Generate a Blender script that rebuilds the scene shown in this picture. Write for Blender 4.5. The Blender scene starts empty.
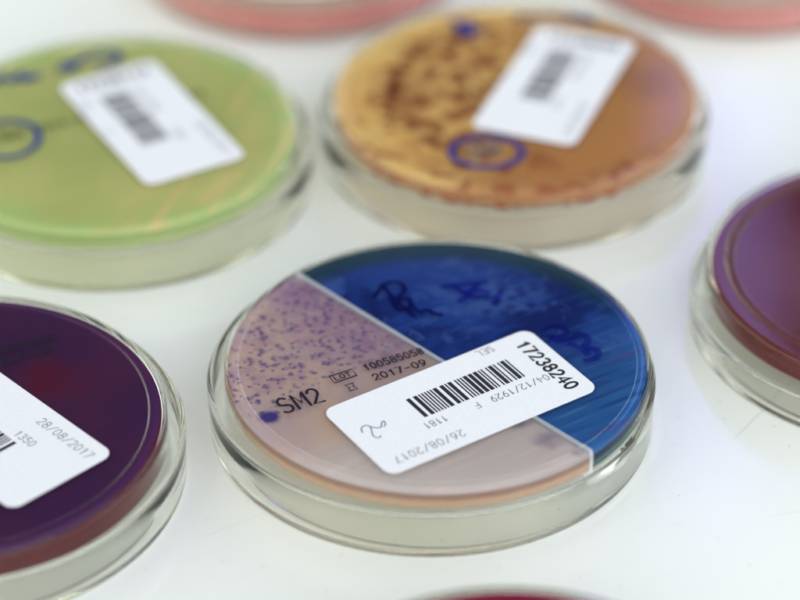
import bpy, bmesh, math, random
from mathutils import Vector, Matrix
random.seed(7)
S = bpy.context.scene
COL = S.collection
MM = 0.001
R = math.radians
PI = math.pi

# ------------------------------------------------------------------ materials
class G:
    """small helper for building shader graphs"""
    def __init__(self, name):
        self.m = bpy.data.materials.new(name)
        self.m.use_nodes = True
        self.t = self.m.node_tree
        self.t.nodes.clear()
        self.out = self.t.nodes.new('ShaderNodeOutputMaterial')
    def n(self, typ, ins=None, **props):
        x = self.t.nodes.new(typ)
        for k, v in props.items():
            setattr(x, k, v)
        for k, v in (ins or {}).items():
            self.put(x.inputs[k], v)
        return x
    def put(self, sock, v):
        if isinstance(v, bpy.types.NodeSocket):
            self.t.links.new(v, sock)
        else:
            if sock.type == 'RGBA' and len(v) == 3:
                v = (*v, 1)
            sock.default_value = v
    def math(self, op, a, b=0.0, c=None, clamp=False):
        x = self.n('ShaderNodeMath', operation=op, use_clamp=clamp)
        self.put(x.inputs[0], a); self.put(x.inputs[1], b)
        if c is not None: self.put(x.inputs[2], c)
        return x.outputs[0]
    def mix(self, f, a, b):
        x = self.n('ShaderNodeMix', data_type='RGBA')
        self.put(x.inputs[0], f); self.put(x.inputs[6], a); self.put(x.inputs[7], b)
        return x.outputs[2]
    def step(self, v, lo, hi):
        x = self.n('ShaderNodeMapRange', interpolation_type='SMOOTHSTEP')
        self.put(x.inputs['Value'], v); self.put(x.inputs['From Min'], lo); self.put(x.inputs['From Max'], hi)
        return x.outputs[0]
    def coords(self):
        """object position in millimetres -> (vector, x, y, z)"""
        tc = self.n('ShaderNodeTexCoord')
        v = self.n('ShaderNodeVectorMath', operation='SCALE')
        self.put(v.inputs[0], tc.outputs['Object']); v.inputs['Scale'].default_value = 1000.0
        s = self.n('ShaderNodeSeparateXYZ', {0: v.outputs[0]})
        return v.outputs[0], s.outputs[0], s.outputs[1], s.outputs[2]
    def rot(self, x, y, deg):
        c, s = math.cos(R(deg)), math.sin(R(deg))
        u = self.math('ADD', self.math('MULTIPLY', x, c), self.math('MULTIPLY', y, s))
        w = self.math('SUBTRACT', self.math('MULTIPLY', y, c), self.math('MULTIPLY', x, s))
        return u, w
    def vec(self, x, y, z=0.0):
        return self.n('ShaderNodeCombineXYZ', {0: x, 1: y, 2: z}).outputs[0]
    def noise(self, v, scale, detail=3.0, rough=0.5, dist=0.0):
        return self.n('ShaderNodeTexNoise', {'Vector': v, 'Scale': scale, 'Detail': detail, 'Roughness': rough, 'Distortion': dist}).outputs[0]
    def voro(self, v, scale, rnd=1.0, feature='F1'):
        x = self.n('ShaderNodeTexVoronoi', {'Vector': v, 'Scale': scale, 'Randomness': rnd}, feature=feature, voronoi_dimensions='2D')
        return x
    def dist(self, x, y, cx, cy):
        a = self.math('SUBTRACT', x, cx); b = self.math('SUBTRACT', y, cy)
        return self.math('SQRT', self.math('ADD', self.math('MULTIPLY', a, a), self.math('MULTIPLY', b, b)))
    def surf(self, sock):
        self.t.links.new(sock, self.out.inputs['Surface'])
        return self.m
    def principled(self, **ins):
        p = self.n('ShaderNodeBsdfPrincipled')
        for k, v in ins.items():
            self.put(p.inputs[k.replace('_', ' ')], v)
        return p

def gel(g, color, transl=0.25, tcol=None):
    """agar: mostly diffuse, part of the light goes through"""
    d = g.n('ShaderNodeBsdfDiffuse', {'Color': color})
    tr = g.n('ShaderNodeBsdfTranslucent', {'Color': tcol if tcol is not None else color})
    mx = g.n('ShaderNodeMixShader', {0: transl, 1: d.outputs[0], 2: tr.outputs[0]})
    return g.surf(mx.outputs[0])

def plastic_mat():
    g = G('clear_polystyrene')
    v, x, y, z = g.coords()
    n = g.noise(g.n('ShaderNodeVectorMath', {0: v, 1: (1, 1, 2.5)}, operation='MULTIPLY').outputs[0], 0.09, 2.0)
    bump = g.n('ShaderNodeBump', {'Height': n, 'Strength': 0.05, 'Distance': 0.0003})
    gl = g.n('ShaderNodeBsdfGlass', {'Color': (0.993, 0.994, 0.980), 'Roughness': 0.0, 'IOR': 1.33, 'Normal': bump.outputs[0]})
    return g.surf(gl.outputs[0])

def simple(name, col, rough=0.6, spec=0.3):
    g = G(name)
    v, x, y, z = g.coords()
    n = g.noise(v, 1.3, 2.0)
    c = g.mix(n, tuple(a * 0.93 for a in col), tuple(min(1, a * 1.06) for a in col))
    p = g.principled(Base_Color=c, Roughness=rough)
    p.inputs['Specular IOR Level'].default_value = spec
    return g.surf(p.outputs[0])

def table_mat():
    g = G('white_laminate')
    v, x, y, z = g.coords()
    n = g.noise(v, 0.012, 3.0)
    fine = g.noise(v, 0.22, 4.0, 0.65)
    c = g.mix(n, (0.745, 0.77, 0.755), (0.775, 0.79, 0.785))
    c = g.mix(g.step(fine, 0.60, 0.80), c, (0.70, 0.72, 0.72))
    du = g.voro(v, .085)
    dust = g.math('MULTIPLY', g.step(du.outputs['Distance'], .035, .018), g.step(g.n('ShaderNodeSeparateColor', {0: du.outputs['Color']}).outputs[0], .55, .65))
    c = g.mix(g.math('MULTIPLY', dust, .35), c, (0.40, 0.41, 0.42))
    # hairline scratches: (x, y, angle, length, half width, strength)
    total = None
    wob = g.math('MULTIPLY', g.math('SUBTRACT', g.noise(v, 0.05, 2.0), 0.5), 9.0)
    sc = [(68, 455, 54, 42, .16, .30), (80, 420, 18, 60, .12, .22), (96, 438, 33, 30, .14, .22), (72, 432, 12, 40, .10, .2),
          (112, 418, 70, 25, .12, .2), (86, 402, -28, 34, .12, .2), (104, 409, 8, 22, .12, .18), (90, 462, -50, 20, .12, .2),
          (-45, 425, 30, 34, .12, .12), (-30, 520, 62, 40, .14, .1)]
    for (a, b, ang, ln, w, st) in sc:
        u, t = g.rot(g.math('SUBTRACT', x, a), g.math('SUBTRACT', y, b), ang)
        t = g.math('ADD', t, g.math('MULTIPLY', wob, 0.25))
        m = g.step(g.math('ABSOLUTE', t), w * 2.2, w * 0.4)
        m = g.math('MULTIPLY', m, g.step(g.math('ABSOLUTE', g.math('SUBTRACT', u, ln / 2)), ln / 2, ln / 2 - 6))
        st *= 1.5
        m = g.math('MULTIPLY', m, g.math('MULTIPLY', g.step(fine, .3, .6), st))
        total = m if total is None else g.math('MAXIMUM', total, m)
    c = g.mix(total, c, (0.42, 0.45, 0.50))
    bump = g.n('ShaderNodeBump', {'Height': g.noise(v, 0.35, 2.0), 'Strength': 0.03, 'Distance': 0.0006})
    p = g.principled(Base_Color=c, Roughness=g.math('ADD', 0.09, g.math('MULTIPLY', fine, 0.06)), Normal=bump.outputs[0])
    p.inputs['IOR'].default_value = 1.45
    return g.surf(p.outputs[0])

def agar_pink():
    g = G('pink_agar_with_colonies')
    v, x, y, z = g.coords()
    u, t = g.rot(x, y, 33)                   # u along the streaks, t across
    big = g.noise(v, 0.07, 3.0)
    c = g.mix(g.step(big, .35, .7), (0.60, 0.48, 0.53), (0.70, 0.54, 0.49))
    # clear lower right corner is greyer
    low = g.step(g.math('ADD', t, g.math('MULTIPLY', u, -.05)), -4.0, -18.0)
    c = g.mix(low, c, (0.66, 0.60, 0.62))
    streak = g.noise(g.vec(g.math('MULTIPLY', u, .05), g.math('MULTIPLY', t, .55)), 1.0, 3.0)
    c = g.mix(g.math('MULTIPLY', g.step(streak, .48, .68), g.math('MULTIPLY', low, .75)), c, (0.78, 0.66, 0.72))
    # heavy growth in the upper left, thinning towards the printed code
    edge = g.math('ADD', t, g.math('MULTIPLY', g.math('SUBTRACT', g.noise(v, .09, 3.0), .5), 14.0))
    heavy = g.step(edge, 3.0, 13.0)
    dv = g.math('ADD', g.math('MULTIPLY', x, -.7254), g.math('MULTIPLY', y, -.6884))      # distance from the divider
    haze = g.math('MULTIPLY', g.step(dv, 19.0, 3.0), g.step(edge, 1.0, 9.0))
    purple = g.math('MULTIPLY', g.step(g.noise(v, .14, 4.0, .6), .26, .60), g.math('MULTIPLY', haze, .68))
    c = g.mix(purple, c, (0.34, 0.20, 0.42))
    haze2 = g.math('MULTIPLY', g.step(g.noise(v, .22, 4.0, .6), .42, .66), g.math('MULTIPLY', heavy, .5))
    c = g.mix(haze2, c, (0.46, 0.27, 0.42))
    left = g.step(x, -24.0, -34.0)
    zone = g.math('MAXIMUM', heavy, g.math('MULTIPLY', left, g.step(y, -22.0, -14.0)))
    zone = g.math('MAXIMUM', zone, 0.0)
    jit = g.n('ShaderNodeTexNoise', {'Vector': v, 'Scale': .55, 'Detail': 3.0}).outputs['Color']
    jit = g.n('ShaderNodeVectorMath', {0: jit, 1: (.5, .5, .5)}, operation='SUBTRACT').outputs[0]
    js = g.n('ShaderNodeVectorMath', {0: jit}, operation='SCALE'); js.inputs['Scale'].default_value = 2.2
    vj = g.n('ShaderNodeVectorMath', {0: v, 1: js.outputs[0]}, operation='ADD').outputs[0]
    for sc, lo, hi, den in ((0.21, .02, .20, .55), (0.32, .02, .24, .80), (0.48, .02, .27, .88)):
        vo = g.voro(g.n('ShaderNodeVectorMath', {0: vj, 1: (1, 1, 0)}, operation='MULTIPLY').outputs[0], sc)
        pick = g.step(g.n('ShaderNodeSeparateColor', {0: vo.outputs['Color']}).outputs[0], den - .25, den)
        dot = g.math('MULTIPLY', g.step(vo.outputs['Distance'], hi + .08, lo), g.math('SUBTRACT', 1.0, pick))
        dot = g.math('MULTIPLY', dot, g.step(g.noise(v, .9, 2.0), .20, .46))
        c = g.mix(g.math('MULTIPLY', g.math('MULTIPLY', dot, zone), .80), c, (0.14, 0.085, 0.33))
    # the single large blue colony and the purple smears beside the divider
    d0 = g.math('ADD', g.dist(x, y, -34.6, -19.0), g.math('MULTIPLY', g.math('SUBTRACT', g.noise(v, .5, 2.0), .5), 1.2))
    c = g.mix(g.math('MULTIPLY', g.step(d0, 3.0, 1.2), .95), c, (0.055, 0.04, 0.30))
    for cx, cy, rr in ((22.0, -27.0, 4.5), (16.0, -21.5, 3.6), (27, -31.5, 2.0)):
        d1 = g.math('ADD', g.dist(x, y, cx, cy), g.math('MULTIPLY', g.math('SUBTRACT', g.noise(v, .3, 3.0), .5), 4.0))
        c = g.mix(g.math('MULTIPLY', g.step(d1, rr, rr * .1), .48), c, (0.13, 0.08, 0.27))
    return gel(g, c, .5)

def agar_blue():
    g = G('blue_agar_with_streaks')
    v, x, y, z = g.coords()
    u, t = g.rot(x, y, 31)
    big = g.noise(v, 0.05, 3.0, .55, .4)
    c = g.mix(g.step(big, .40, .60), (0.008, 0.022, 0.17), (0.018, 0.060, 0.32))
    front = g.step(g.math('SUBTRACT', x, g.math('MULTIPLY', y, .9)), 12.0, 46.0)
    c = g.mix(g.math('MULTIPLY', front, .7), c, (0.034, 0.15, 0.39))
    st = g.noise(g.vec(g.math('MULTIPLY', u, .03), g.math('MULTIPLY', t, .62), 3.0), 1.0, 4.0, .6)
    c = g.mix(g.math('MULTIPLY', g.math('MULTIPLY', g.step(st, .50, .68), g.step(g.noise(v, .10, 3.0), .36, .60)), g.math('ADD', .34, g.math('MULTIPLY', front, .35))), c, (0.085, 0.23, 0.52))
    c = g.mix(g.math('MULTIPLY', g.math('MULTIPLY', g.step(st, .47, .34), g.step(g.noise(v, .085, 3.0), .62, .40)), .45), c, (0.012, 0.022, 0.15))
    st2 = g.noise(g.vec(g.math('MULTIPLY', u, .05), g.math('MULTIPLY', t, .22), 9.0), 1.0, 3.0, .6)
    c = g.mix(g.math('MULTIPLY', g.step(st2, .55, .7), g.math('MULTIPLY', front, .7)), c, (0.075, 0.075, 0.26))
    # pale growth patch and rows of colonies behind the label
    p = g.math('ADD', g.dist(x, g.math('MULTIPLY', y, 1.6), 12.0, 36.0), g.math('MULTIPLY', g.math('SUBTRACT', g.noise(v, .2, 4.0), .5), 16.0))
    c = g.mix(g.math('MULTIPLY', g.step(p, 14.0, 5.0), .55), c, (0.075, 0.15, 0.43))
    vo = g.voro(g.vec(g.math('MULTIPLY', u, .8), t), 0.33)
    pg = g.math('MULTIPLY', g.step(g.noise(v, .13, 5.0, .65, .8), .53, .62), g.step(y, -4.0, 8.0))
    c = g.mix(g.math('MULTIPLY', pg, .55), c, (0.07, 0.14, 0.44))
    spots = g.math('MULTIPLY', g.step(vo.outputs['Distance'], .42, .25), g.step(g.dist(x, y, 20, 20), 17, 8))
    c = g.mix(g.math('MULTIPLY', spots, .6), c, (0.012, 0.02, 0.17))
    # bare green-black medium along the far edge
    r = g.dist(x, y, 0.0, 0.0)
    far = g.math('MULTIPLY', g.step(g.math('ADD', r, g.math('MULTIPLY', big, 6.0)), 38.5, 44.5), g.step(y, 10.0, 30.0))
    c = g.mix(g.math('MULTIPLY', far, .9), c, (0.010, 0.045, 0.065))
    return gel(g, c, .2)

def agar_side(name, top, bottom, ztop, zbot, transl=.3):
    g = G(name)
    v, x, y, z = g.coords()
    n = g.noise(g.n('ShaderNodeVectorMath', {0: v, 1: (1, 1, .5)}, operation='MULTIPLY').outputs[0], .35, 4.0, .6)
    f = g.step(g.math('ADD', z, g.math('MULTIPLY', g.math('SUBTRACT', n, .5), 2.2)), ztop, zbot)
    return gel(g, g.mix(f, top, bottom), transl)

def agar_orange():
    g = G('tan_agar_with_brown_growth')
    v, x, y, z = g.coords()
    big = g.noise(v, .06, 3.0)
    c = g.mix(g.step(big, .35, .65), (0.90, 0.70, 0.33), (0.88, 0.63, 0.27))
    right = g.step(g.math('SUBTRACT', x, g.math('MULTIPLY', y, .45)), -6.0, 14.0)
    c = g.mix(g.math('MULTIPLY', right, .85), c, (0.60, 0.30, 0.13))
    n = g.noise(v, .17, 4.0, .55, .3)
    r = g.dist(x, y, 0.0, 0.0)
    ring = g.math('MULTIPLY', g.step(r, 38.0, 33.0), g.step(x, 16.0, -6.0))
    c = g.mix(g.math('MULTIPLY', g.step(n, .47, .58), g.math('MULTIPLY', ring, .42)), c, (0.46, 0.18, 0.07))
    c = g.mix(g.math('MULTIPLY', g.step(g.noise(v, .42, 3.0), .57, .68), g.math('MULTIPLY', ring, .55)), c, (0.38, 0.14, 0.06))
    jit = g.n('ShaderNodeTexNoise', {'Vector': v, 'Scale': .3, 'Detail': 3.0}).outputs['Color']
    jit = g.n('ShaderNodeVectorMath', {0: jit, 1: (.5, .5, .5)}, operation='SUBTRACT').outputs[0]
    js = g.n('ShaderNodeVectorMath', {0: jit}, operation='SCALE'); js.inputs['Scale'].default_value = 7.0
    vj = g.n('ShaderNodeVectorMath', {0: v, 1: js.outputs[0]}, operation='ADD').outputs[0]
    vj = g.n('ShaderNodeVectorMath', {0: vj, 1: (1, 1, 0)}, operation='MULTIPLY').outputs[0]
    for sc, den in ((.12, .75), (.19, .70)):
        vo = g.voro(vj, sc)
        pick = g.step(g.n('ShaderNodeSeparateColor', {0: vo.outputs['Color']}).outputs[0], den, den - .2)
        dot = g.math('MULTIPLY', g.step(vo.outputs['Distance'], .42, .16), pick)
        c = g.mix(g.math('MULTIPLY', g.math('MULTIPLY', dot, ring), .85), c, (0.34, 0.085, 0.03))
    # heavy growth along the left and far-left arc
    arc = g.math('MULTIPLY', g.step(g.math('ABSOLUTE', g.math('SUBTRACT', g.dist(x, y, 1.0, 2.0), 30.5)), 3.6, .6), g.step(x, -6.0, -17.0))
    arc = g.math('MULTIPLY', arc, g.step(g.noise(v, .2, 3.0), .40, .55))
    c = g.mix(g.math('MULTIPLY', arc, .85), c, (0.24, 0.06, 0.03))
    edge = g.math('MULTIPLY', g.step(r, 36.0, 41.0), g.step(n, .50, .60))
    c = g.mix(g.math('MULTIPLY', edge, g.step(y, 0.0, -18.0)), c, (0.46, 0.16, 0.07))
    pale = g.step(g.math('ADD', g.dist(x, y, 33, 6), g.math('MULTIPLY', n, 8.0)), 18.0, 6.0)
    c = g.mix(g.math('MULTIPLY', pale, .5), c, (0.42, 0.22, 0.15))  # darker tone painted in where the violet sheen falls
    return gel(g, c, .5)

def agar_green():
    g = G('olive_green_agar')
    v, x, y, z = g.coords()
    n = g.noise(v, .05, 3.0)
    c = g.mix(g.step(n, .35, .65), (0.60, 0.64, 0.30), (0.67, 0.68, 0.345))
    r = g.dist(x, y, 0.0, 0.0)
    e = g.math('MULTIPLY', g.step(r, 33.0, 42.0), g.step(g.noise(v, .16, 3.0), .38, .6))
    c = g.mix(g.math('MULTIPLY', e, .75), c, (0.52, 0.70, 0.33))
    u, t = g.rot(x, y, 70)
    st = g.noise(g.vec(g.math('MULTIPLY', u, .035), g.math('MULTIPLY', t, .33)), 1.0, 2.0)
    m = g.math('MULTIPLY', g.step(st, .52, .62), g.step(g.math('SUBTRACT', x, g.math('MULTIPLY', y, .4)), 10.0, 28.0))
    c = g.mix(g.math('MULTIPLY', m, .6), c, (0.88, 0.70, 0.40))
    return gel(g, c, .5)

def agar_blood(name, base, spotcol, spot, dark, rad=11.0):
    g = G(name)
    v, x, y, z = g.coords()
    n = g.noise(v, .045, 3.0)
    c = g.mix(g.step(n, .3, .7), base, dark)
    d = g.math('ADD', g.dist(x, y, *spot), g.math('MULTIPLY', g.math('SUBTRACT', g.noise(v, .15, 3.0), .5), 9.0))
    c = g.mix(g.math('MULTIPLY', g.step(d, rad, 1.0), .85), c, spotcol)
    c = g.mix(g.math('MULTIPLY', g.step(g.noise(v, 1.2, 3.0), .6, .8), .25), c, spotcol)
    return gel(g, c, .15)

def underside():
    g = G('pale_gel_underside')  # pale translucent face added to let more light into the dish
    v, x, y, z = g.coords()
    return gel(g, g.mix(g.noise(v, .2, 3.0), (0.84, 0.80, 0.70), (0.92, 0.89, 0.80)), .8)

M = {}
M['underside'] = underside()
M['plastic'] = plastic_mat()
M['table'] = table_mat()
M['paper'] = simple('white_label_paper', (0.625, 0.63, 0.685), .5, .3)
M['bar'] = simple('black_label_print', (0.018, 0.018, 0.03), .8, .06)
M['grey_print'] = simple('grey_label_print', (0.10, 0.10, 0.14), .8, .06)
M['stamp'] = simple('black_inkjet_print', (0.012, 0.010, 0.022), .8, .06)
def ink(name, col, clear, floor=.35):
    g = G(name)
    v, x, y, z = g.coords()
    n = g.noise(v, .7, 3.0)
    d = g.n('ShaderNodeBsdfDiffuse', {'Color': col})
    t = g.n('ShaderNodeBsdfTransparent', {'Color': tuple(floor + (1 - floor) * min(1, c * 6) for c in col)})
    m = g.n('ShaderNodeMixShader', {0: g.math('MULTIPLY_ADD', n, .5, clear - .25, clamp=True), 1: d.outputs[0], 2: t.outputs[0]})
    return g.surf(m.outputs[0])
M['navy_marker'] = ink('navy_marker_ink', (0.012, 0.030, 0.21), .08)
M['dark_marker'] = ink('violet_black_marker_ink', (0.008, 0.011, 0.085), .66, .5)
M['blue_marker'] = ink('faded_blue_marker_ink', (0.014, 0.018, 0.15), .88, .72)
M['pen'] = simple('grey_violet_pen_ink', (0.13, 0.12, 0.24), .6, .2)
M['colony'] = simple('red_brown_colonies', (0.23, 0.036, 0.022), .5, .4)
def divider_mat():
    g = G('whitened_divider_plastic')
    v, x, y, z = g.coords()
    c = g.mix(g.noise(v, .5, 2.0), (0.84, 0.88, 0.96), (0.93, 0.95, 0.98))  # white colour stands in for light reflected inside the clear plastic
    d = g.n('ShaderNodeBsdfDiffuse', {'Color': c})
    t = g.n('ShaderNodeBsdfTranslucent', {'Color': c})
    k = g.n('ShaderNodeBsdfTransparent', {'Color': (.95, .97, 1.0)})
    a = g.n('ShaderNodeMixShader', {0: .4, 1: d.outputs[0], 2: t.outputs[0]})
    b = g.n('ShaderNodeMixShader', {0: .42, 1: a.outputs[0], 2: k.outputs[0]})
    return g.surf(b.outputs[0])
M['divider'] = divider_mat()

# ------------------------------------------------------------------ mesh helpers
def link(name, me, mats, parent=None):
    o = bpy.data.objects.new(name, me)
    for m in (mats if isinstance(mats, (list, tuple)) else [mats]):
        me.materials.append(m)
    COL.objects.link(o)
    o.parent = parent
    return o

def shade(me, ang=32):
    for p in me.polygons: p.use_smooth = True
    me.set_sharp_from_angle(angle=R(ang))

def lathe(name, prof, mats, parent, segs=160, ang=32, midx=None, loc=(0, 0, 0)):
    """closed profile [(r, z) mm] turned about the axis; r==0 points become poles"""
    bm = bmesh.new()
    rings = []
    for (r, z) in prof:
        if r < 1e-6:
            rings.append([bm.verts.new((0, 0, z * MM))])
        else:
            rings.append([bm.verts.new((r * MM * math.cos(2 * PI * k / segs), r * MM * math.sin(2 * PI * k / segs), z * MM)) for k in range(segs)])
    n = len(prof)
    for i in range(n):
        a, b = rings[i], rings[(i + 1) % n]
        if len(a) == 1 and len(b) == 1: continue
        for k in range(segs):
            k2 = (k + 1) % segs
            if len(a) == 1: f = bm.faces.new((a[0], b[k2], b[k]))
            elif len(b) == 1: f = bm.faces.new((a[k], a[k2], b[0]))
            else: f = bm.faces.new((a[k], a[k2], b[k2], b[k]))
            if midx: f.material_index = midx(i)
    bmesh.ops.recalc_face_normals(bm, faces=bm.faces)
    me = bpy.data.meshes.new(name); bm.to_mesh(me); bm.free()
    shade(me, ang)
    o = link(name, me, mats, parent)
    o.location = Vector(loc) * MM
    return o

def fillet(c, r, a0, a1, n=5):
    return [(c[0] + r * math.cos(R(a0 + (a1 - a0) * i / n)), c[1] + r * math.sin(R(a0 + (a1 - a0) * i / n))) for i in range(n + 1)]

def prism(bm, pts, z0, z1, mi_top=0, mi_side=0, mi_bot=0):
    lo = [bm.verts.new((x * MM, y * MM, z0 * MM)) for x, y in pts]
    hi = [bm.verts.new((x * MM, y * MM, z1 * MM)) for x, y in pts]
    f = bm.faces.new(hi); f.material_index = mi_top
    f = bm.faces.new(lo[::-1]); f.material_index = mi_bot
    n = len(pts)
    for k in range(n):
        f = bm.faces.new((lo[k], lo[(k + 1) % n], hi[(k + 1) % n], hi[k])); f.material_index = mi_side

def finish(bm, name, mats, parent, smooth=False):
    bmesh.ops.recalc_face_normals(bm, faces=bm.faces)
    me = bpy.data.meshes.new(name); bm.to_mesh(me); bm.free()
    if smooth: shade(me)
    return link(name, me, mats, parent)

def rounded(w, h, r, n=7):
    pts = []
    for cx, cy, a in ((w/2-r, h/2-r, 0), (-w/2+r, h/2-r, 90), (-w/2+r, -h/2+r, 180), (w/2-r, -h/2+r, 270)):
        pts += [(cx + r * math.cos(R(a + 90 * i / n)), cy + r * math.sin(R(a + 90 * i / n))) for i in range(n + 1)]
    return pts

def stroke(bm, pts, rad, z, flat=0.15, closed=False):
    """flattened ink line: an octagonal tube along pts (mm) with round-ish ends"""
    P = [Vector((x, y)) for x, y in pts]
    n = len(P)
    if n < 2: return
    rings = []
    for i in range(n):
        if closed: d = P[(i + 1) % n] - P[i - 1]
        else: d = P[min(i + 1, n - 1)] - P[max(i - 1, 0)]
        if d.length < 1e-9: d = Vector((1, 0))
        d.normalize(); nn = Vector((-d.y, d.x))
        k = 1.0
        if (closed or 0 < i < n - 1):
            a = (P[i] - P[i - 1]).normalized(); k = min(1.6, 1 / max(.5, abs(a.dot(d))))
        q = P[i]
        if not closed and i == 0: q = q - d * rad * .6
        if not closed and i == n - 1: q = q + d * rad * .6
        ring = []
        for j in range(8):
            t = 2 * PI * j / 8
            c = q + nn * (rad * k * math.cos(t))
            ring.append(bm.verts.new((c.x * MM, c.y * MM, (z + rad * flat * math.sin(t)) * MM)))
        rings.append(ring)
    for i in range(n if closed else n - 1):
        a, b = rings[i], rings[(i + 1) % n]
        for j in range(8):
            bm.faces.new((a[j], a[(j + 1) % 8], b[(j + 1) % 8], b[j]))
    if not closed:
        bm.faces.new(rings[0][::-1]); bm.faces.new(rings[-1])

# ------------------------------------------------------------------ single-stroke lettering
def arc(cx, cy, rx, ry, a0, a1, n=9):
    return [(cx + rx * math.cos(R(a0 + (a1 - a0) * i / n)), cy + ry * math.sin(R(a0 + (a1 - a0) * i / n))) for i in range(n + 1)]
GL = {
    '0': [arc(.3, .5, .29, .5, 90, 450, 16)],
    '1': [[(.10, .78), (.34, 1), (.34, 0)]],
    '2': [arc(.3, .72, .27, .28, 165, -35, 8) + [(.02, 0), (.6, 0)]],
    '3': [arc(.28, .75, .26, .25, 150, -80, 8) + arc(.28, .26, .30, .26, 80, -150, 9)],
    '4': [[(.44, 0), (.44, 1), (0, .3), (.62, .3)]],
    '5': [[(.56, 1), (.1, 1), (.06, .55)] + arc(.28, .32, .30, .32, 120, -145, 9)],
    '6': [[(.5, .95), (.3, .9), (.1, .6)] + arc(.3, .3, .28, .3, 170, 530, 14)],
    '7': [[(0, 1), (.58, 1), (.2, 0)]],
    '8': [arc(.3, .75, .24, .25, -90, 270, 12), arc(.3, .26, .29, .26, 90, 450, 14)],
    '9': [[(.1, .05), (.3, .1), (.5, .4)] + arc(.3, .7, .28, .3, -10, 350, 14)],
    '/': [[(.02, -.05), (.58, 1.05)]],
    '-': [[(.08, .45), (.52, .45)]],
    'S': [arc(.3, .75, .27, .25, 35, 270, 9) + arc(.3, .25, .30, .25, 90, -150, 9)],
    'M': [[(0, 0), (.02, 1), (.33, .35), (.64, 1), (.66, 0)]],
    'E': [[(.55, 1), (.03, 1), (.03, 0), (.55, 0)], [(.03, .52), (.45, .52)]],
    'L': [[(.05, 1), (.05, 0), (.55, 0)]],
    'F': [[(.05, 0), (.05, 1), (.56, 1)], [(.05, .52), (.45, .52)]],
    'O': [arc(.3, .5, .3, .5, 90, 450, 16)],
    'T': [[(0, 1), (.6, 1)], [(.3, 1), (.3, 0)]],
    'Y': [[(0, 1), (.3, .5), (.6, 1)], [(.3, .5), (.3, 0)]],
    'C': [arc(.32, .5, .3, .5, 50, 310, 12)],
    'A': [[(0, 0), (.3, 1), (.6, 0)], [(.1, .35), (.5, .35)]],
    'P': [[(.05, 0), (.05, 1)] + arc(.28, .74, .28, .26, 90, -90, 8) + [(.05, .48)]],
}
def text(bm, s, x, y, ang, h, rad, z, width=None, pitch=.86, flat=.15):
    """lettering from (x, y) along ang; width (mm) overrides the natural advance"""
    if width: adv = width / (len(s) - 1 + .68); 
    else: adv = h * pitch
    sx = adv / pitch if width else h
    c, sn = math.cos(R(ang)), math.sin(R(ang))
    for i, ch in enumerate(s):
        for ln in GL.get(ch, []):
            pts = []
            for (px, py) in ln:
                lx, ly = i * adv + px * sx, py * h
                pts.append((x + c * lx - sn * ly, y + sn * lx + c * ly))
            closed = len(pts) > 3 and (Vector(pts[0]) - Vector(pts[-1])).length < 1e-6
            stroke(bm, pts[:-1] if closed else pts, rad, z, flat, closed)
            z += 0.0006

def smooth_curve(pts, n=6, closed=False):
    out = []
    m = len(pts)
    rng = range(m if closed else m - 1)
    g = lambda i: Vector(pts[i % m] if closed else pts[max(0, min(m - 1, i))])
    for i in rng:
        p0, p1, p2, p3 = g(i - 1), g(i), g(i + 1), g(i + 2)
        for k in range(n):
            t = k / n
            q = .5 * ((2 * p1) + (p2 - p0) * t + (2 * p0 - 5 * p1 + 4 * p2 - p3) * t * t + (3 * p1 - p0 - 3 * p2 + p3) * t ** 3)
            out.append((q.x, q.y))
    if not closed: out.append(tuple(pts[-1]))
    return out

# ------------------------------------------------------------------ petri dish
TOP = 15.2      # outer face of the dish floor (it faces up) in mm
RIDGE = .35
def base_profile(ridge_r=41.3, ridge_w=1.6, ridge_h=RIDGE, top=TOP, ro=44.6):
    """dish lying upside down: floor on top, wall going down"""
    p = [(0, top), (ridge_r - .5, top)]
    p += fillet((ridge_r, top + ridge_h - .25), .25, 150, 90, 3)
    if ridge_w < 2.4:
        p += [(ridge_r + ridge_w - .5, top + ridge_h)]
    else:
        p += fillet((ridge_r + 1.0, top + ridge_h - .25), .25, 90, 20, 3) + [(ridge_r + 1.7, top + .05), (ro - 1.6, top + .05)]
        p += []
    zt = p[-1][1]
    p += fillet((ro - .7, zt - .7), .7, 80, 4, 6)
    p += [(ro + .45, 1.9)] + fillet((ro + .15, 1.75), .3, -10, -90, 3)
    p += [(ro - .55, 1.45), (ro - .65, 1.75), (ro - .9, top - 1.7)]
    p += fillet((ro - 1.4, top - 1.7), .5, 0, 90, 4) + [(0, top - 1.2)]
    return p
def lid_profile(rim=11.2, ro=46.9):
    p = [(0, 0.05), (ro - 1.7, .05)]
    p += fillet((ro - 1.5, 1.45), 1.4, -86, 0, 8)
    p += [(ro + .15, rim - .3)] + fillet((ro - .05, rim - .2), .2, 0, 90, 2) + fillet((ro - .85, rim - .2), .2, 90, 180, 2)
    p += [(ro - 1.2, 2.1)] + fillet((ro - 1.9, 2.05), .7, 0, -90, 4) + [(0, 1.25)]
    return p

def half_agar(name, sign, mats, parent, z0, z1, r=43.72, gap=.55, axis=-46.5):
    """half disc of agar on one side of the divider"""
    a = R(axis)
    ex, ey = Vector((math.cos(a), math.sin(a))), Vector((-math.sin(a), math.cos(a))) * sign
    th = math.asin(gap / r)
    pts = []
    for i in range(81):
        t = th + (PI - 2 * th) * i / 80
        q = ex * (r * math.cos(t)) + ey * (r * math.sin(t))
        pts.append((q.x, q.y))
    if sign < 0: pts = pts[::-1]
    bm = bmesh.new()
    prism(bm, pts, z0, z1, 0, 1, 2)
    return finish(bm, name, mats, parent)

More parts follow.
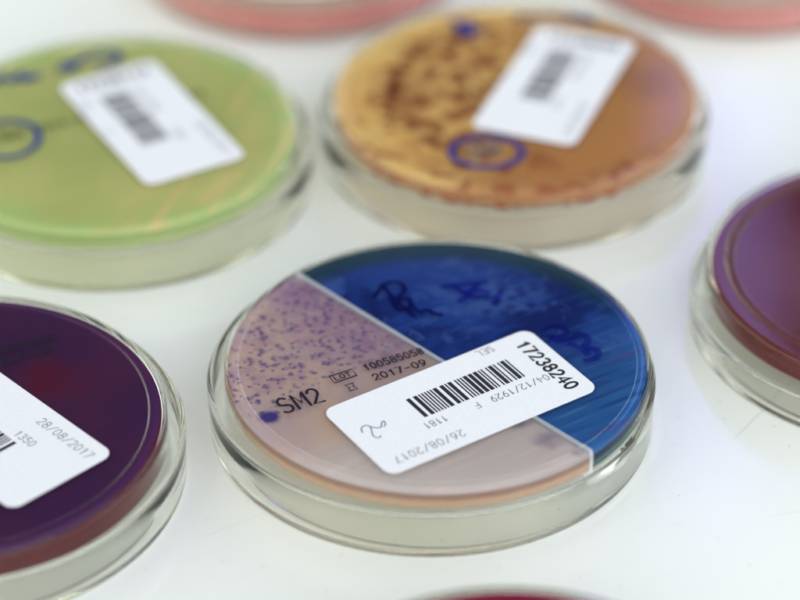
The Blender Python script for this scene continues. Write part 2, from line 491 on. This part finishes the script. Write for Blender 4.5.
def dish(name, x, y, label, agar=None, side=None, thick=3.2, lid_shift=(0, 0), ridge=(41.3, 1.6, RIDGE), upright=False, rim=11.2, group='petri dishes laid out on the white table'):
    root = bpy.data.objects.new('petri_dish', None)
    COL.objects.link(root)
    root.empty_display_size = .02
    root.location = (x * MM, y * MM, 0)
    root['label'] = label; root['category'] = 'petri dish'; root['group'] = group
    bp, lp = base_profile(*ridge), lid_profile(rim)
    z1 = TOP - 1.2 + .05; z0 = TOP - 1.2 - thick
    if upright:
        H = 15.0
        bp = [(r, H - z) for r, z in bp]; lp = [(r, H + .6 - z) for r, z in lp]
        z0, z1 = H - z1, H - z0
    lathe('dish_base', bp, M['plastic'], root)
    lathe('lid', lp, M['plastic'], root, loc=(*lid_shift, 0))
    if agar:
        rr = 43.68
        pr = [(0, z1), (rr - .5, z1), (rr, z1 - .5), (rr + .03, z0 + .3), (rr - .3, z0), (0, z0)]
        if upright: pr = [(0, z1), (rr - .2, z1), (rr + .03, z1 - .4), (rr, z0 + .5), (rr - .5, z0), (0, z0)]
        lathe('agar', pr, [agar, side or agar, M['underside']], root, midx=lambda i: {0: 0, 4: 2}.get(i, 1) if not upright else {0: 2, 4: 0}.get(i, 1))
    return root, z0

def barcode_label(root, cx, cy, ang, number, row, date, extra, bars_seed, handwriting=False, z=TOP):
    """adhesive label: proper reading direction along +x of its own frame"""
    rnd = random.Random(bars_seed)
    bm = bmesh.new()
    prism(bm, rounded(51.5, 25.6, 2.6), 0.012, 0.13)
    lab = finish(bm, 'barcode_label', M['paper'], root)
    lab.location = (cx * MM, cy * MM, z * MM); lab.rotation_euler = (0, 0, R(ang))
    zt = .134
    # bars
    bm = bmesh.new()
    x = -15.6
    code = []
    for c in range(5):
        wide = set(rnd.sample(range(5), 2)); gapw = rnd.randrange(4)
        for b in range(5):
            code.append(.92 if b in wide else .38)
            code.append((.74 if b == gapw else .34))
    k = 25.4 / sum(code)
    for i, w in enumerate(code):
        if i % 2 == 0:
            prism(bm, [(x, -6.3), (x + w * k, -6.3), (x + w * k, .8), (x, .8)], zt - .03, zt + .012)
        x += w * k
    finish(bm, 'barcode', M['bar'], lab)
    bm = bmesh.new()
    text(bm, number, -20.2, -9.3, 90, 2.9, .32, zt, width=18.6)
    finish(bm, 'serial_number', M['bar'], lab)
    bm = bmesh.new()
    for (s, px, py, w, h) in row + date + extra:
        text(bm, s, px, py, 0, h, .105, zt, width=w)
    finish(bm, 'printed_text', M['grey_print'], lab)
    if handwriting:
        bm = bmesh.new()
        stroke(bm, smooth_curve([(22.7, -2.0), (22.2, -3.3), (21.0, -3.7), (20.4, -2.8), (21.0, -1.2), (21.5, .2), (20.9, 1.2), (20.2, .9)], 6), .15, zt)
        stroke(bm, smooth_curve([(20.5, -3.1), (19.6, -1.8), (18.6, -1.5), (17.9, -2.4), (17.1, -2.9), (17.3, -1.8), (18.0, -1.3)], 6), .15, zt + .003)
        finish(bm, 'pen_mark', M['pen'], lab)
    return lab

# ---- the divided pink and blue dish
blue, zb = dish('blue', 7.7, 466.8, 'sharp divided dish with pink and deep blue halves under a barcode label', thick=3.2, lid_shift=(-1.3, -.3), ridge=(41.9, 1.2, .2))
pink_side = agar_side('pink_agar_edge', (0.34, 0.21, 0.18), (0.40, 0.27, 0.20), 13.8, 12.0, .22)
blue_side = agar_side('dark_green_agar_edge', (0.012, 0.035, 0.075), (0.03, 0.10, 0.085), 13.0, 11.2)
z1 = TOP - 1.2 + .05
o = half_agar('agar', 1, [agar_blue(), blue_side, M['underside']], blue, zb, z1)
o['label'] = 'blue streaked half of the agar'
o = half_agar('agar', -1, [agar_pink(), pink_side, M['underside']], blue, zb, z1)
o['label'] = 'pink half of the agar with purple colonies'
bm = bmesh.new()
a = R(-46.5); ex = Vector((math.cos(a), math.sin(a))); ey = Vector((-ex.y, ex.x))
q = [ex * s * 43.7 + ey * t * .5 for s, t in ((-1, -1), (1, -1), (1, 1), (-1, 1))]
prism(bm, [(p.x, p.y) for p in q], 8.6, TOP - .03)
finish(bm, 'divider', M['divider'], blue)
barcode_label(blue, 4.65, -14.7, 213, '17238240', [('04/12/1929', -19.4, 2.5, 14.2, 1.9), ('F', -2.2, 2.5, None, 1.9), ('1181', 5.9, 2.4, 5.2, 1.9)], [('26/08/2017', 5.7, 8.2, 16.4, 2.1)], [('SEL', -15.6, -12.0, 4.0, 1.9)], 3, True)
bm = bmesh.new()
zt = TOP + .03
text(bm, 'SM2', -31.3, -18.7, 27.5, 5.0, .31, zt, width=9.0)
text(bm, '100585058', -14.9, -4.3, 26, 2.1, .19, zt, width=13.6)
text(bm, '2017-09', -12.9, -7.7, 26, 2.1, .19, zt, width=12.0)
bx = [(-22.5, -6.2), (-17.9, -3.7), (-16.8, -5.9), (-21.4, -8.5)]
stroke(bm, bx, .16, zt, closed=True)
text(bm, 'LOT', -21.1, -7.6, 28, 1.4, .15, zt + .004, width=3.6)
cc, ss = math.cos(R(27)), math.sin(R(27))
hg = lambda pts: [(-17.9 + cc * u - ss * w, -9.9 + ss * u + cc * w) for u, w in pts]
stroke(bm, hg([(-.75, -1.1), (.75, -1.1), (.75, -.3), (.35, .0), (.75, .35), (.75, 1.1), (-.75, 1.1), (-.75, .35), (-.35, 0), (-.75, -.3)]), .11, zt, closed=True)
stroke(bm, hg([(-1.05, -1.1), (1.05, -1.1)]), .11, zt + .004); stroke(bm, hg([(-1.05, 1.1), (1.05, 1.1)]), .11, zt + .004)
finish(bm, 'printed_code', M['stamp'], blue)
bm = bmesh.new()
for i, pts in enumerate([
    [(-13.2, 22.6), (-11.8, 25.6), (-10.2, 27.6), (-7.9, 27.6), (-6.6, 25.2), (-8.0, 22.4), (-10.0, 21.6)],
    [(-11.6, 26.9), (-9.6, 22.6), (-9.0, 19.4), (-7.4, 17.4), (-5.4, 19.0), (-6.0, 21.8), (-8.2, 20.6), (-6.6, 18.0), (-4.6, 15.0)],
    [(-5.6, 19.8), (-3.6, 16.6), (-2.0, 17.4), (-.4, 16.0), (1.2, 15.6)]]):
    stroke(bm, smooth_curve(pts, 5), .55, zt + .003 * i, .06)
finish(bm, 'marker_writing', M['dark_marker'], blue)
bm = bmesh.new()
for i, pts in enumerate([
    [(1.6, 26.0), (4.4, 26.6), (8.4, 27.0), (10.8, 27.8)],
    [(4.0, 26.2), (6.2, 23.6), (8.8, 21.8), (10.8, 22.2)],
    [(9.2, 26.8), (7.0, 22.6), (5.2, 20.6)],
    [(5.8, 23.8), (8.8, 24.6), (11.4, 23.6)],
    [(14.2, 24.2), (13.2, 21.4), (12.6, 19.2)]]):
    stroke(bm, smooth_curve(pts, 5), .72, zt + .003 * i, .05)
finish(bm, 'marker_writing', M['blue_marker'], blue)
bm = bmesh.new()
for i, pts in enumerate([
    [(22.6, 9.4), (25.0, 11.0), (27.4, 9.6), (26.4, 7.2), (24.0, 7.6), (25.6, 5.8), (28.4, 6.4), (30.4, 8.2), (32.0, 6.2), (31.2, 3.6), (33.6, 2.2), (33.2, -.4), (31.0, -1.4)],
    [(28.0, 4.4), (30.6, 2.8), (31.6, .6)]]):
    stroke(bm, smooth_curve(pts, 5), .8, zt + .003 * i, .04)
finish(bm, 'marker_writing', M['blue_marker'], blue)

# ---- green dish, far left
green, zg = dish('green', -67.9, 559.1, 'olive green dish behind, its barcode label and navy marker circle blurred', agar_green(), agar_side('green_agar_edge', (0.26, 0.35, 0.13), (0.38, 0.42, 0.24), 13.0, 10.6, .2), 3.4, (.6, .2))
barcode_label(green, 8.9, 3.75, -61, '17238112', [('11/03/1948', -17, 2.5, 14, 1.9), ('1207', 5.9, 2.4, 5.2, 1.9)], [('28/08/2017', 6, 8.6, 16.4, 2.1)], [('SEL', -15.0, -11.6, 4.0, 1.9), ('2', -.8, -11.6, None, 1.9)], 11)
bm = bmesh.new()
stroke(bm, [(-24 + 7.2 * math.cos(t * PI / 18), -4 + 8.2 * math.sin(t * PI / 18)) for t in range(36)], .75, zt, .05, True)
finish(bm, 'marker_circle', M['navy_marker'], green)
bm = bmesh.new()
for i, pts in enumerate([[(-36, 19.5), (-33, 24.5), (-30, 22), (-29, 25), (-26, 23), (-24.5, 26), (-23, 23.5), (-20, 25.6)], [(-24.4, 24.2), (-22, 25.4), (-20.4, 24.4)],
    [(-15.2, 27.8), (-12.4, 29.6), (-13.6, 31.2), (-10.6, 31.8), (-9, 34.6), (-5.4, 36.8), (-1.8, 36.4), (-.8, 33.4), (-2.6, 31), (-5.6, 29.6)], [(-14.6, 29), (-12, 28.6), (-11.2, 30.4)]]):
    stroke(bm, smooth_curve(pts, 5), .85, zt + .004 * (i + 1), .05)
finish(bm, 'marker_writing', M['navy_marker'], green)
bm = bmesh.new()
text(bm, 'TSA', -27.5, -5.5, 22, 3.4, .3, zt + .03, width=7.5)
finish(bm, 'circled_stamp', M['stamp'], green)
bm = bmesh.new()
text(bm, '2017-10', -17.5, -.5, 22, 2.4, .2, zt, width=13)
finish(bm, 'printed_code', M['stamp'], green)
bm = bmesh.new()
text(bm, '10', 17.5, 14.2, 22, 2.4, .2, zt, width=4)
finish(bm, 'printed_code', M['stamp'], green)

# ---- tan dish with brown growth, far middle
tan, zo = dish('tan', 28.3, 573.9, 'tan brown dish at the back, mottled growth and small circled stamp', agar_orange(), agar_side('tan_agar_edge', (0.34, 0.16, 0.07), (0.36, 0.15, 0.08), 13.0, 11.2, .15), 2.3, (-.4, 0))
barcode_label(tan, 9.9, 4.4, -111, '17238065', [('02/05/1961', -17, 2.5, 14, 1.9), ('1164', 5.9, 2.4, 5.2, 1.9)], [('26/08/2017', 6, 8.6, 16.4, 2.1)], [('SEL', -15.0, -11.6, 4.0, 1.9)], 23)
bm = bmesh.new()
stroke(bm, [(-7.8 + 8.3 * math.cos(t * PI / 18), -26.2 + 6.8 * math.sin(t * PI / 18)) for t in range(36)], .75, zt, .05, True)
finish(bm, 'marker_circle', M['navy_marker'], tan)
bm = bmesh.new()
for i, pts in enumerate([[(-15, 36.4), (-12.4, 34.2), (-10.8, 31), (-10, 27.8)], [(-14, 32), (-11, 33.4), (-8.6, 31.4), (-7.4, 30)], [(-9.8, 35.6), (-11.6, 31), (-12.4, 29.4)],
    [(1.4, 36.6), (4, 38), (6.6, 36.8), (8.4, 38), (11.2, 37.4), (13.4, 36), (16, 36.6), (18.6, 35.4), (21, 34.2)], [(14.6, 37.6), (17.4, 36.8), (20.4, 35.6)]]):
    stroke(bm, smooth_curve(pts, 5), .8, zt + .004 * (i + 1), .05)
finish(bm, 'marker_writing', M['navy_marker'], tan)
bm = bmesh.new()
for k in range(3): text(bm, ('CPS2', '1005', '2017')[k], -11.6 - k * .2, -24.6 - k * 2.4, 8, 1.9, .2, zt + .03, width=7.4)
finish(bm, 'printed_code', M['grey_print'], tan)
bm = bmesh.new()
rnd = random.Random(5)
for k in range(120):                                  # colonies hanging from the free agar surface along the wall
    t = R(rnd.uniform(195, 345)) if k < 85 else rnd.uniform(0, 2 * PI)
    rr = rnd.uniform(39.5, 42.4); s = rnd.uniform(.6, 1.5) * (1.3 if rnd.random() < .25 else 1)
    mtx = Matrix.Translation((rr * math.cos(t) * MM, rr * math.sin(t) * MM, (zo - .55) * MM)) @ Matrix.Diagonal((s * 1.25 * MM, s * MM, s * 1.1 * MM, 1))
    bmesh.ops.create_icosphere(bm, subdivisions=2, radius=1, matrix=mtx)
finish(bm, 'colonies', M['colony'], tan, True)

# ---- dark purple dish, near left; blue sheen painted into its agar colour
purple, zp = dish('purple', -92.3, 446.7, 'dark purple dish cut by the left edge, white label dated 28/08/2017', agar_blood('purple_blood_agar', (0.085, 0.022, 0.075), (0.115, 0.014, 0.040), (19.1, 14.5), (0.062, 0.020, 0.085)), agar_side('maroon_agar_edge', (0.060, 0.003, 0.007), (0.30, 0.075, 0.022), 9.0, 7.9, .05), 5.6, (1.2, 0))  # orange lower edge paints in light passing through the gel
barcode_label(purple, 7.93, -1.4, -46.7, '17238377', [('19/07/1935', -19.4, 2.5, 14.2, 1.9), ('F', -2.2, 2.5, None, 1.9), ('1350', 6.6, 2.0, 5.6, 1.9)], [('28/08/2017', 6.6, 7.8, 16.6, 2.1)], [('SEL', -15.6, -12.0, 4.0, 1.9)], 37)
bm = bmesh.new()
text(bm, '100583820', 6.0, 21.6, 26, 2.1, .19, zt, width=15.0)
text(bm, '2017-09', 8.6, 18.4, 26, 2.1, .19, zt, width=12.0)
finish(bm, 'printed_code', M['stamp'], purple)

# ---- wine red dish, right edge
wine, zw = dish('wine', 111.9, 498.9, 'wine red dish without label, cut by the right edge of the photo', agar_blood('wine_blood_agar', (0.15, 0.036, 0.040), (0.26, 0.11, 0.17), (-12, -4), (0.13, 0.030, 0.032), 34.0), agar_side('brick_agar_edge', (0.075, 0.008, 0.007), (0.12, 0.018, 0.012), 11, 8.7, .03), 4.6, (-.9, -.2), ridge=(38.9, 3.0, .65), rim=8.5)  # mauve spot paints a soft reflection into the agar colour

# ---- dishes only just reaching into the frame
pk = agar_side('rose_agar', (0.50, 0.16, 0.17), (0.54, 0.22, 0.21), 6, 3, .3)
dish('rose', -25.5, 670.5, 'blurred rose pink dish at the top edge, behind the green and tan ones', pk, None, 7.5, (0, 0), upright=True)
dish('rose', 92.0, 670.5, 'blurred rose pink dish in the top right corner', pk, None, 7.5, (0, 0), upright=True)
dish('red', 19.3, 350.0, 'crimson dish of which only the far rim shows at the bottom edge', agar_blood('crimson_agar', (0.22, 0.012, 0.05), (0.26, 0.02, 0.05), (0, 0), (0.20, 0.012, 0.05)), agar_side('crimson_agar_edge', (0.42, .012, .07), (.45, .03, .07), 12, 9), 4.0)

# ------------------------------------------------------------------ table
bm = bmesh.new()
prism(bm, [(p[0] + 0, p[1] + 500) for p in rounded(2400, 1500, 25)], -28, 0)
t = finish(bm, 'table', M['table'], None)
t['label'] = 'glossy white laminate table under the dishes'; t['category'] = 'table'; t['kind'] = 'structure'

# ------------------------------------------------------------------ light
w = bpy.data.worlds.new('World'); S.world = w; w.use_nodes = True
nt = w.node_tree
bg = nt.nodes['Background']
tc = nt.nodes.new('ShaderNodeTexCoord'); sp = nt.nodes.new('ShaderNodeSeparateXYZ')
nt.links.new(tc.outputs['Generated'], sp.inputs[0])
def ramp(stops):
    cr = nt.nodes.new('ShaderNodeValToRGB'); els = cr.color_ramp.elements
    els[0].position, els[0].color = stops[0][0], (*stops[0][1], 1)
    els[1].position, els[1].color = stops[-1][0], (*stops[-1][1], 1)
    for p, c in stops[1:-1]:
        e = els.new(p); e.color = (*c, 1)
    nt.links.new(sp.outputs[2], cr.inputs[0])
    return cr.outputs[0]
# low bright band added to fill dishes; dark zone beyond table cuts reflections; rest pale
dark = ramp([(0, (1, 1, .94)), (.32, (1, 1, .94)), (.44, (.030, .032, .038)), (.72, (.035, .035, .04)), (1, (.16, .165, .155))])
pale = ramp([(0, (1, 1, .94)), (.32, (1, 1, .94)), (.50, (.38, .40, .41)), (1, (.23, .235, .23))])
mr = nt.nodes.new('ShaderNodeMapRange'); mr.interpolation_type = 'SMOOTHSTEP'
mr.inputs['From Min'].default_value = .60; mr.inputs['From Max'].default_value = .74
nt.links.new(sp.outputs[1], mr.inputs['Value'])
mx = nt.nodes.new('ShaderNodeMix'); mx.data_type = 'RGBA'
nt.links.new(mr.outputs[0], mx.inputs[0]); nt.links.new(pale, mx.inputs[6]); nt.links.new(dark, mx.inputs[7])
# daylight from the right is cooler than the light from the left
mt = nt.nodes.new('ShaderNodeMapRange'); mt.interpolation_type = 'SMOOTHSTEP'
mt.inputs['From Min'].default_value = -.7; mt.inputs['From Max'].default_value = .8
nt.links.new(sp.outputs[0], mt.inputs['Value'])
tint = nt.nodes.new('ShaderNodeMix'); tint.data_type = 'RGBA'
tint.inputs[6].default_value = (.985, 1.0, .89, 1); tint.inputs[7].default_value = (.955, 1.0, 1.15, 1)
nt.links.new(mt.outputs[0], tint.inputs[0])
mul = nt.nodes.new('ShaderNodeMix'); mul.data_type = 'RGBA'; mul.blend_type = 'MULTIPLY'; mul.inputs[0].default_value = 1
nt.links.new(mx.outputs[2], mul.inputs[6]); nt.links.new(tint.outputs[2], mul.inputs[7])
nt.links.new(mul.outputs[2], bg.inputs[0])
bg.inputs[1].default_value = 4.0

def area(name, loc, target, sx, sy, power, col):
    l = bpy.data.lights.new(name, 'AREA'); l.shape = 'RECTANGLE'; l.size = sx; l.size_y = sy; l.energy = power; l.color = col
    o = bpy.data.objects.new(name, l); COL.objects.link(o)
    o.location = loc
    d = Vector(target) - Vector(loc)
    o.rotation_euler = d.to_track_quat('-Z', 'Y').to_euler()
    return o
area('room_window', (.45, -.45, .60), (0, .5, 0), 1.0, .6, 7.5, (1.0, 1.0, .93))
area('window_light', (.226, 1.65, .74), (.226, .5, 0), .085, .44, .56, (.34, .32, 1.0))

# ------------------------------------------------------------------ camera
F, PITCH, H, ROLL = 2769.0, 35.16, 358.9, -.505
cam = bpy.data.cameras.new('camera'); co = bpy.data.objects.new('camera', cam); COL.objects.link(co)
cam.sensor_width = 36; cam.lens = F / 800 * 36
cam.clip_start = .01; cam.clip_end = 50
co.location = (0, 0, H * MM)
co.rotation_euler = (Matrix.Rotation(R(90 - PITCH), 3, 'X') @ Matrix.Rotation(R(ROLL), 3, 'Z')).to_euler()
cam.dof.use_dof = True
cam.dof.focus_distance = .570
cam.dof.aperture_fstop = 5.8
S.camera = co

S.view_settings.view_transform = 'Standard'; S.view_settings.look = 'None'
S.view_settings.exposure = -0.44; S.view_settings.gamma = 1
S.cycles.use_denoising = True
S.cycles.transparent_max_bounces = 16; S.cycles.max_bounces = 28; S.cycles.transmission_bounces = 28; S.cycles.glossy_bounces = 8; S.cycles.diffuse_bounces = 6
S.cycles.caustics_reflective = True; S.cycles.caustics_refractive = True
S.cycles.sample_clamp_indirect = 8
S.cycles.blur_glossy = 0          # keep clear plastic clear for the light that bounces inside the dishes
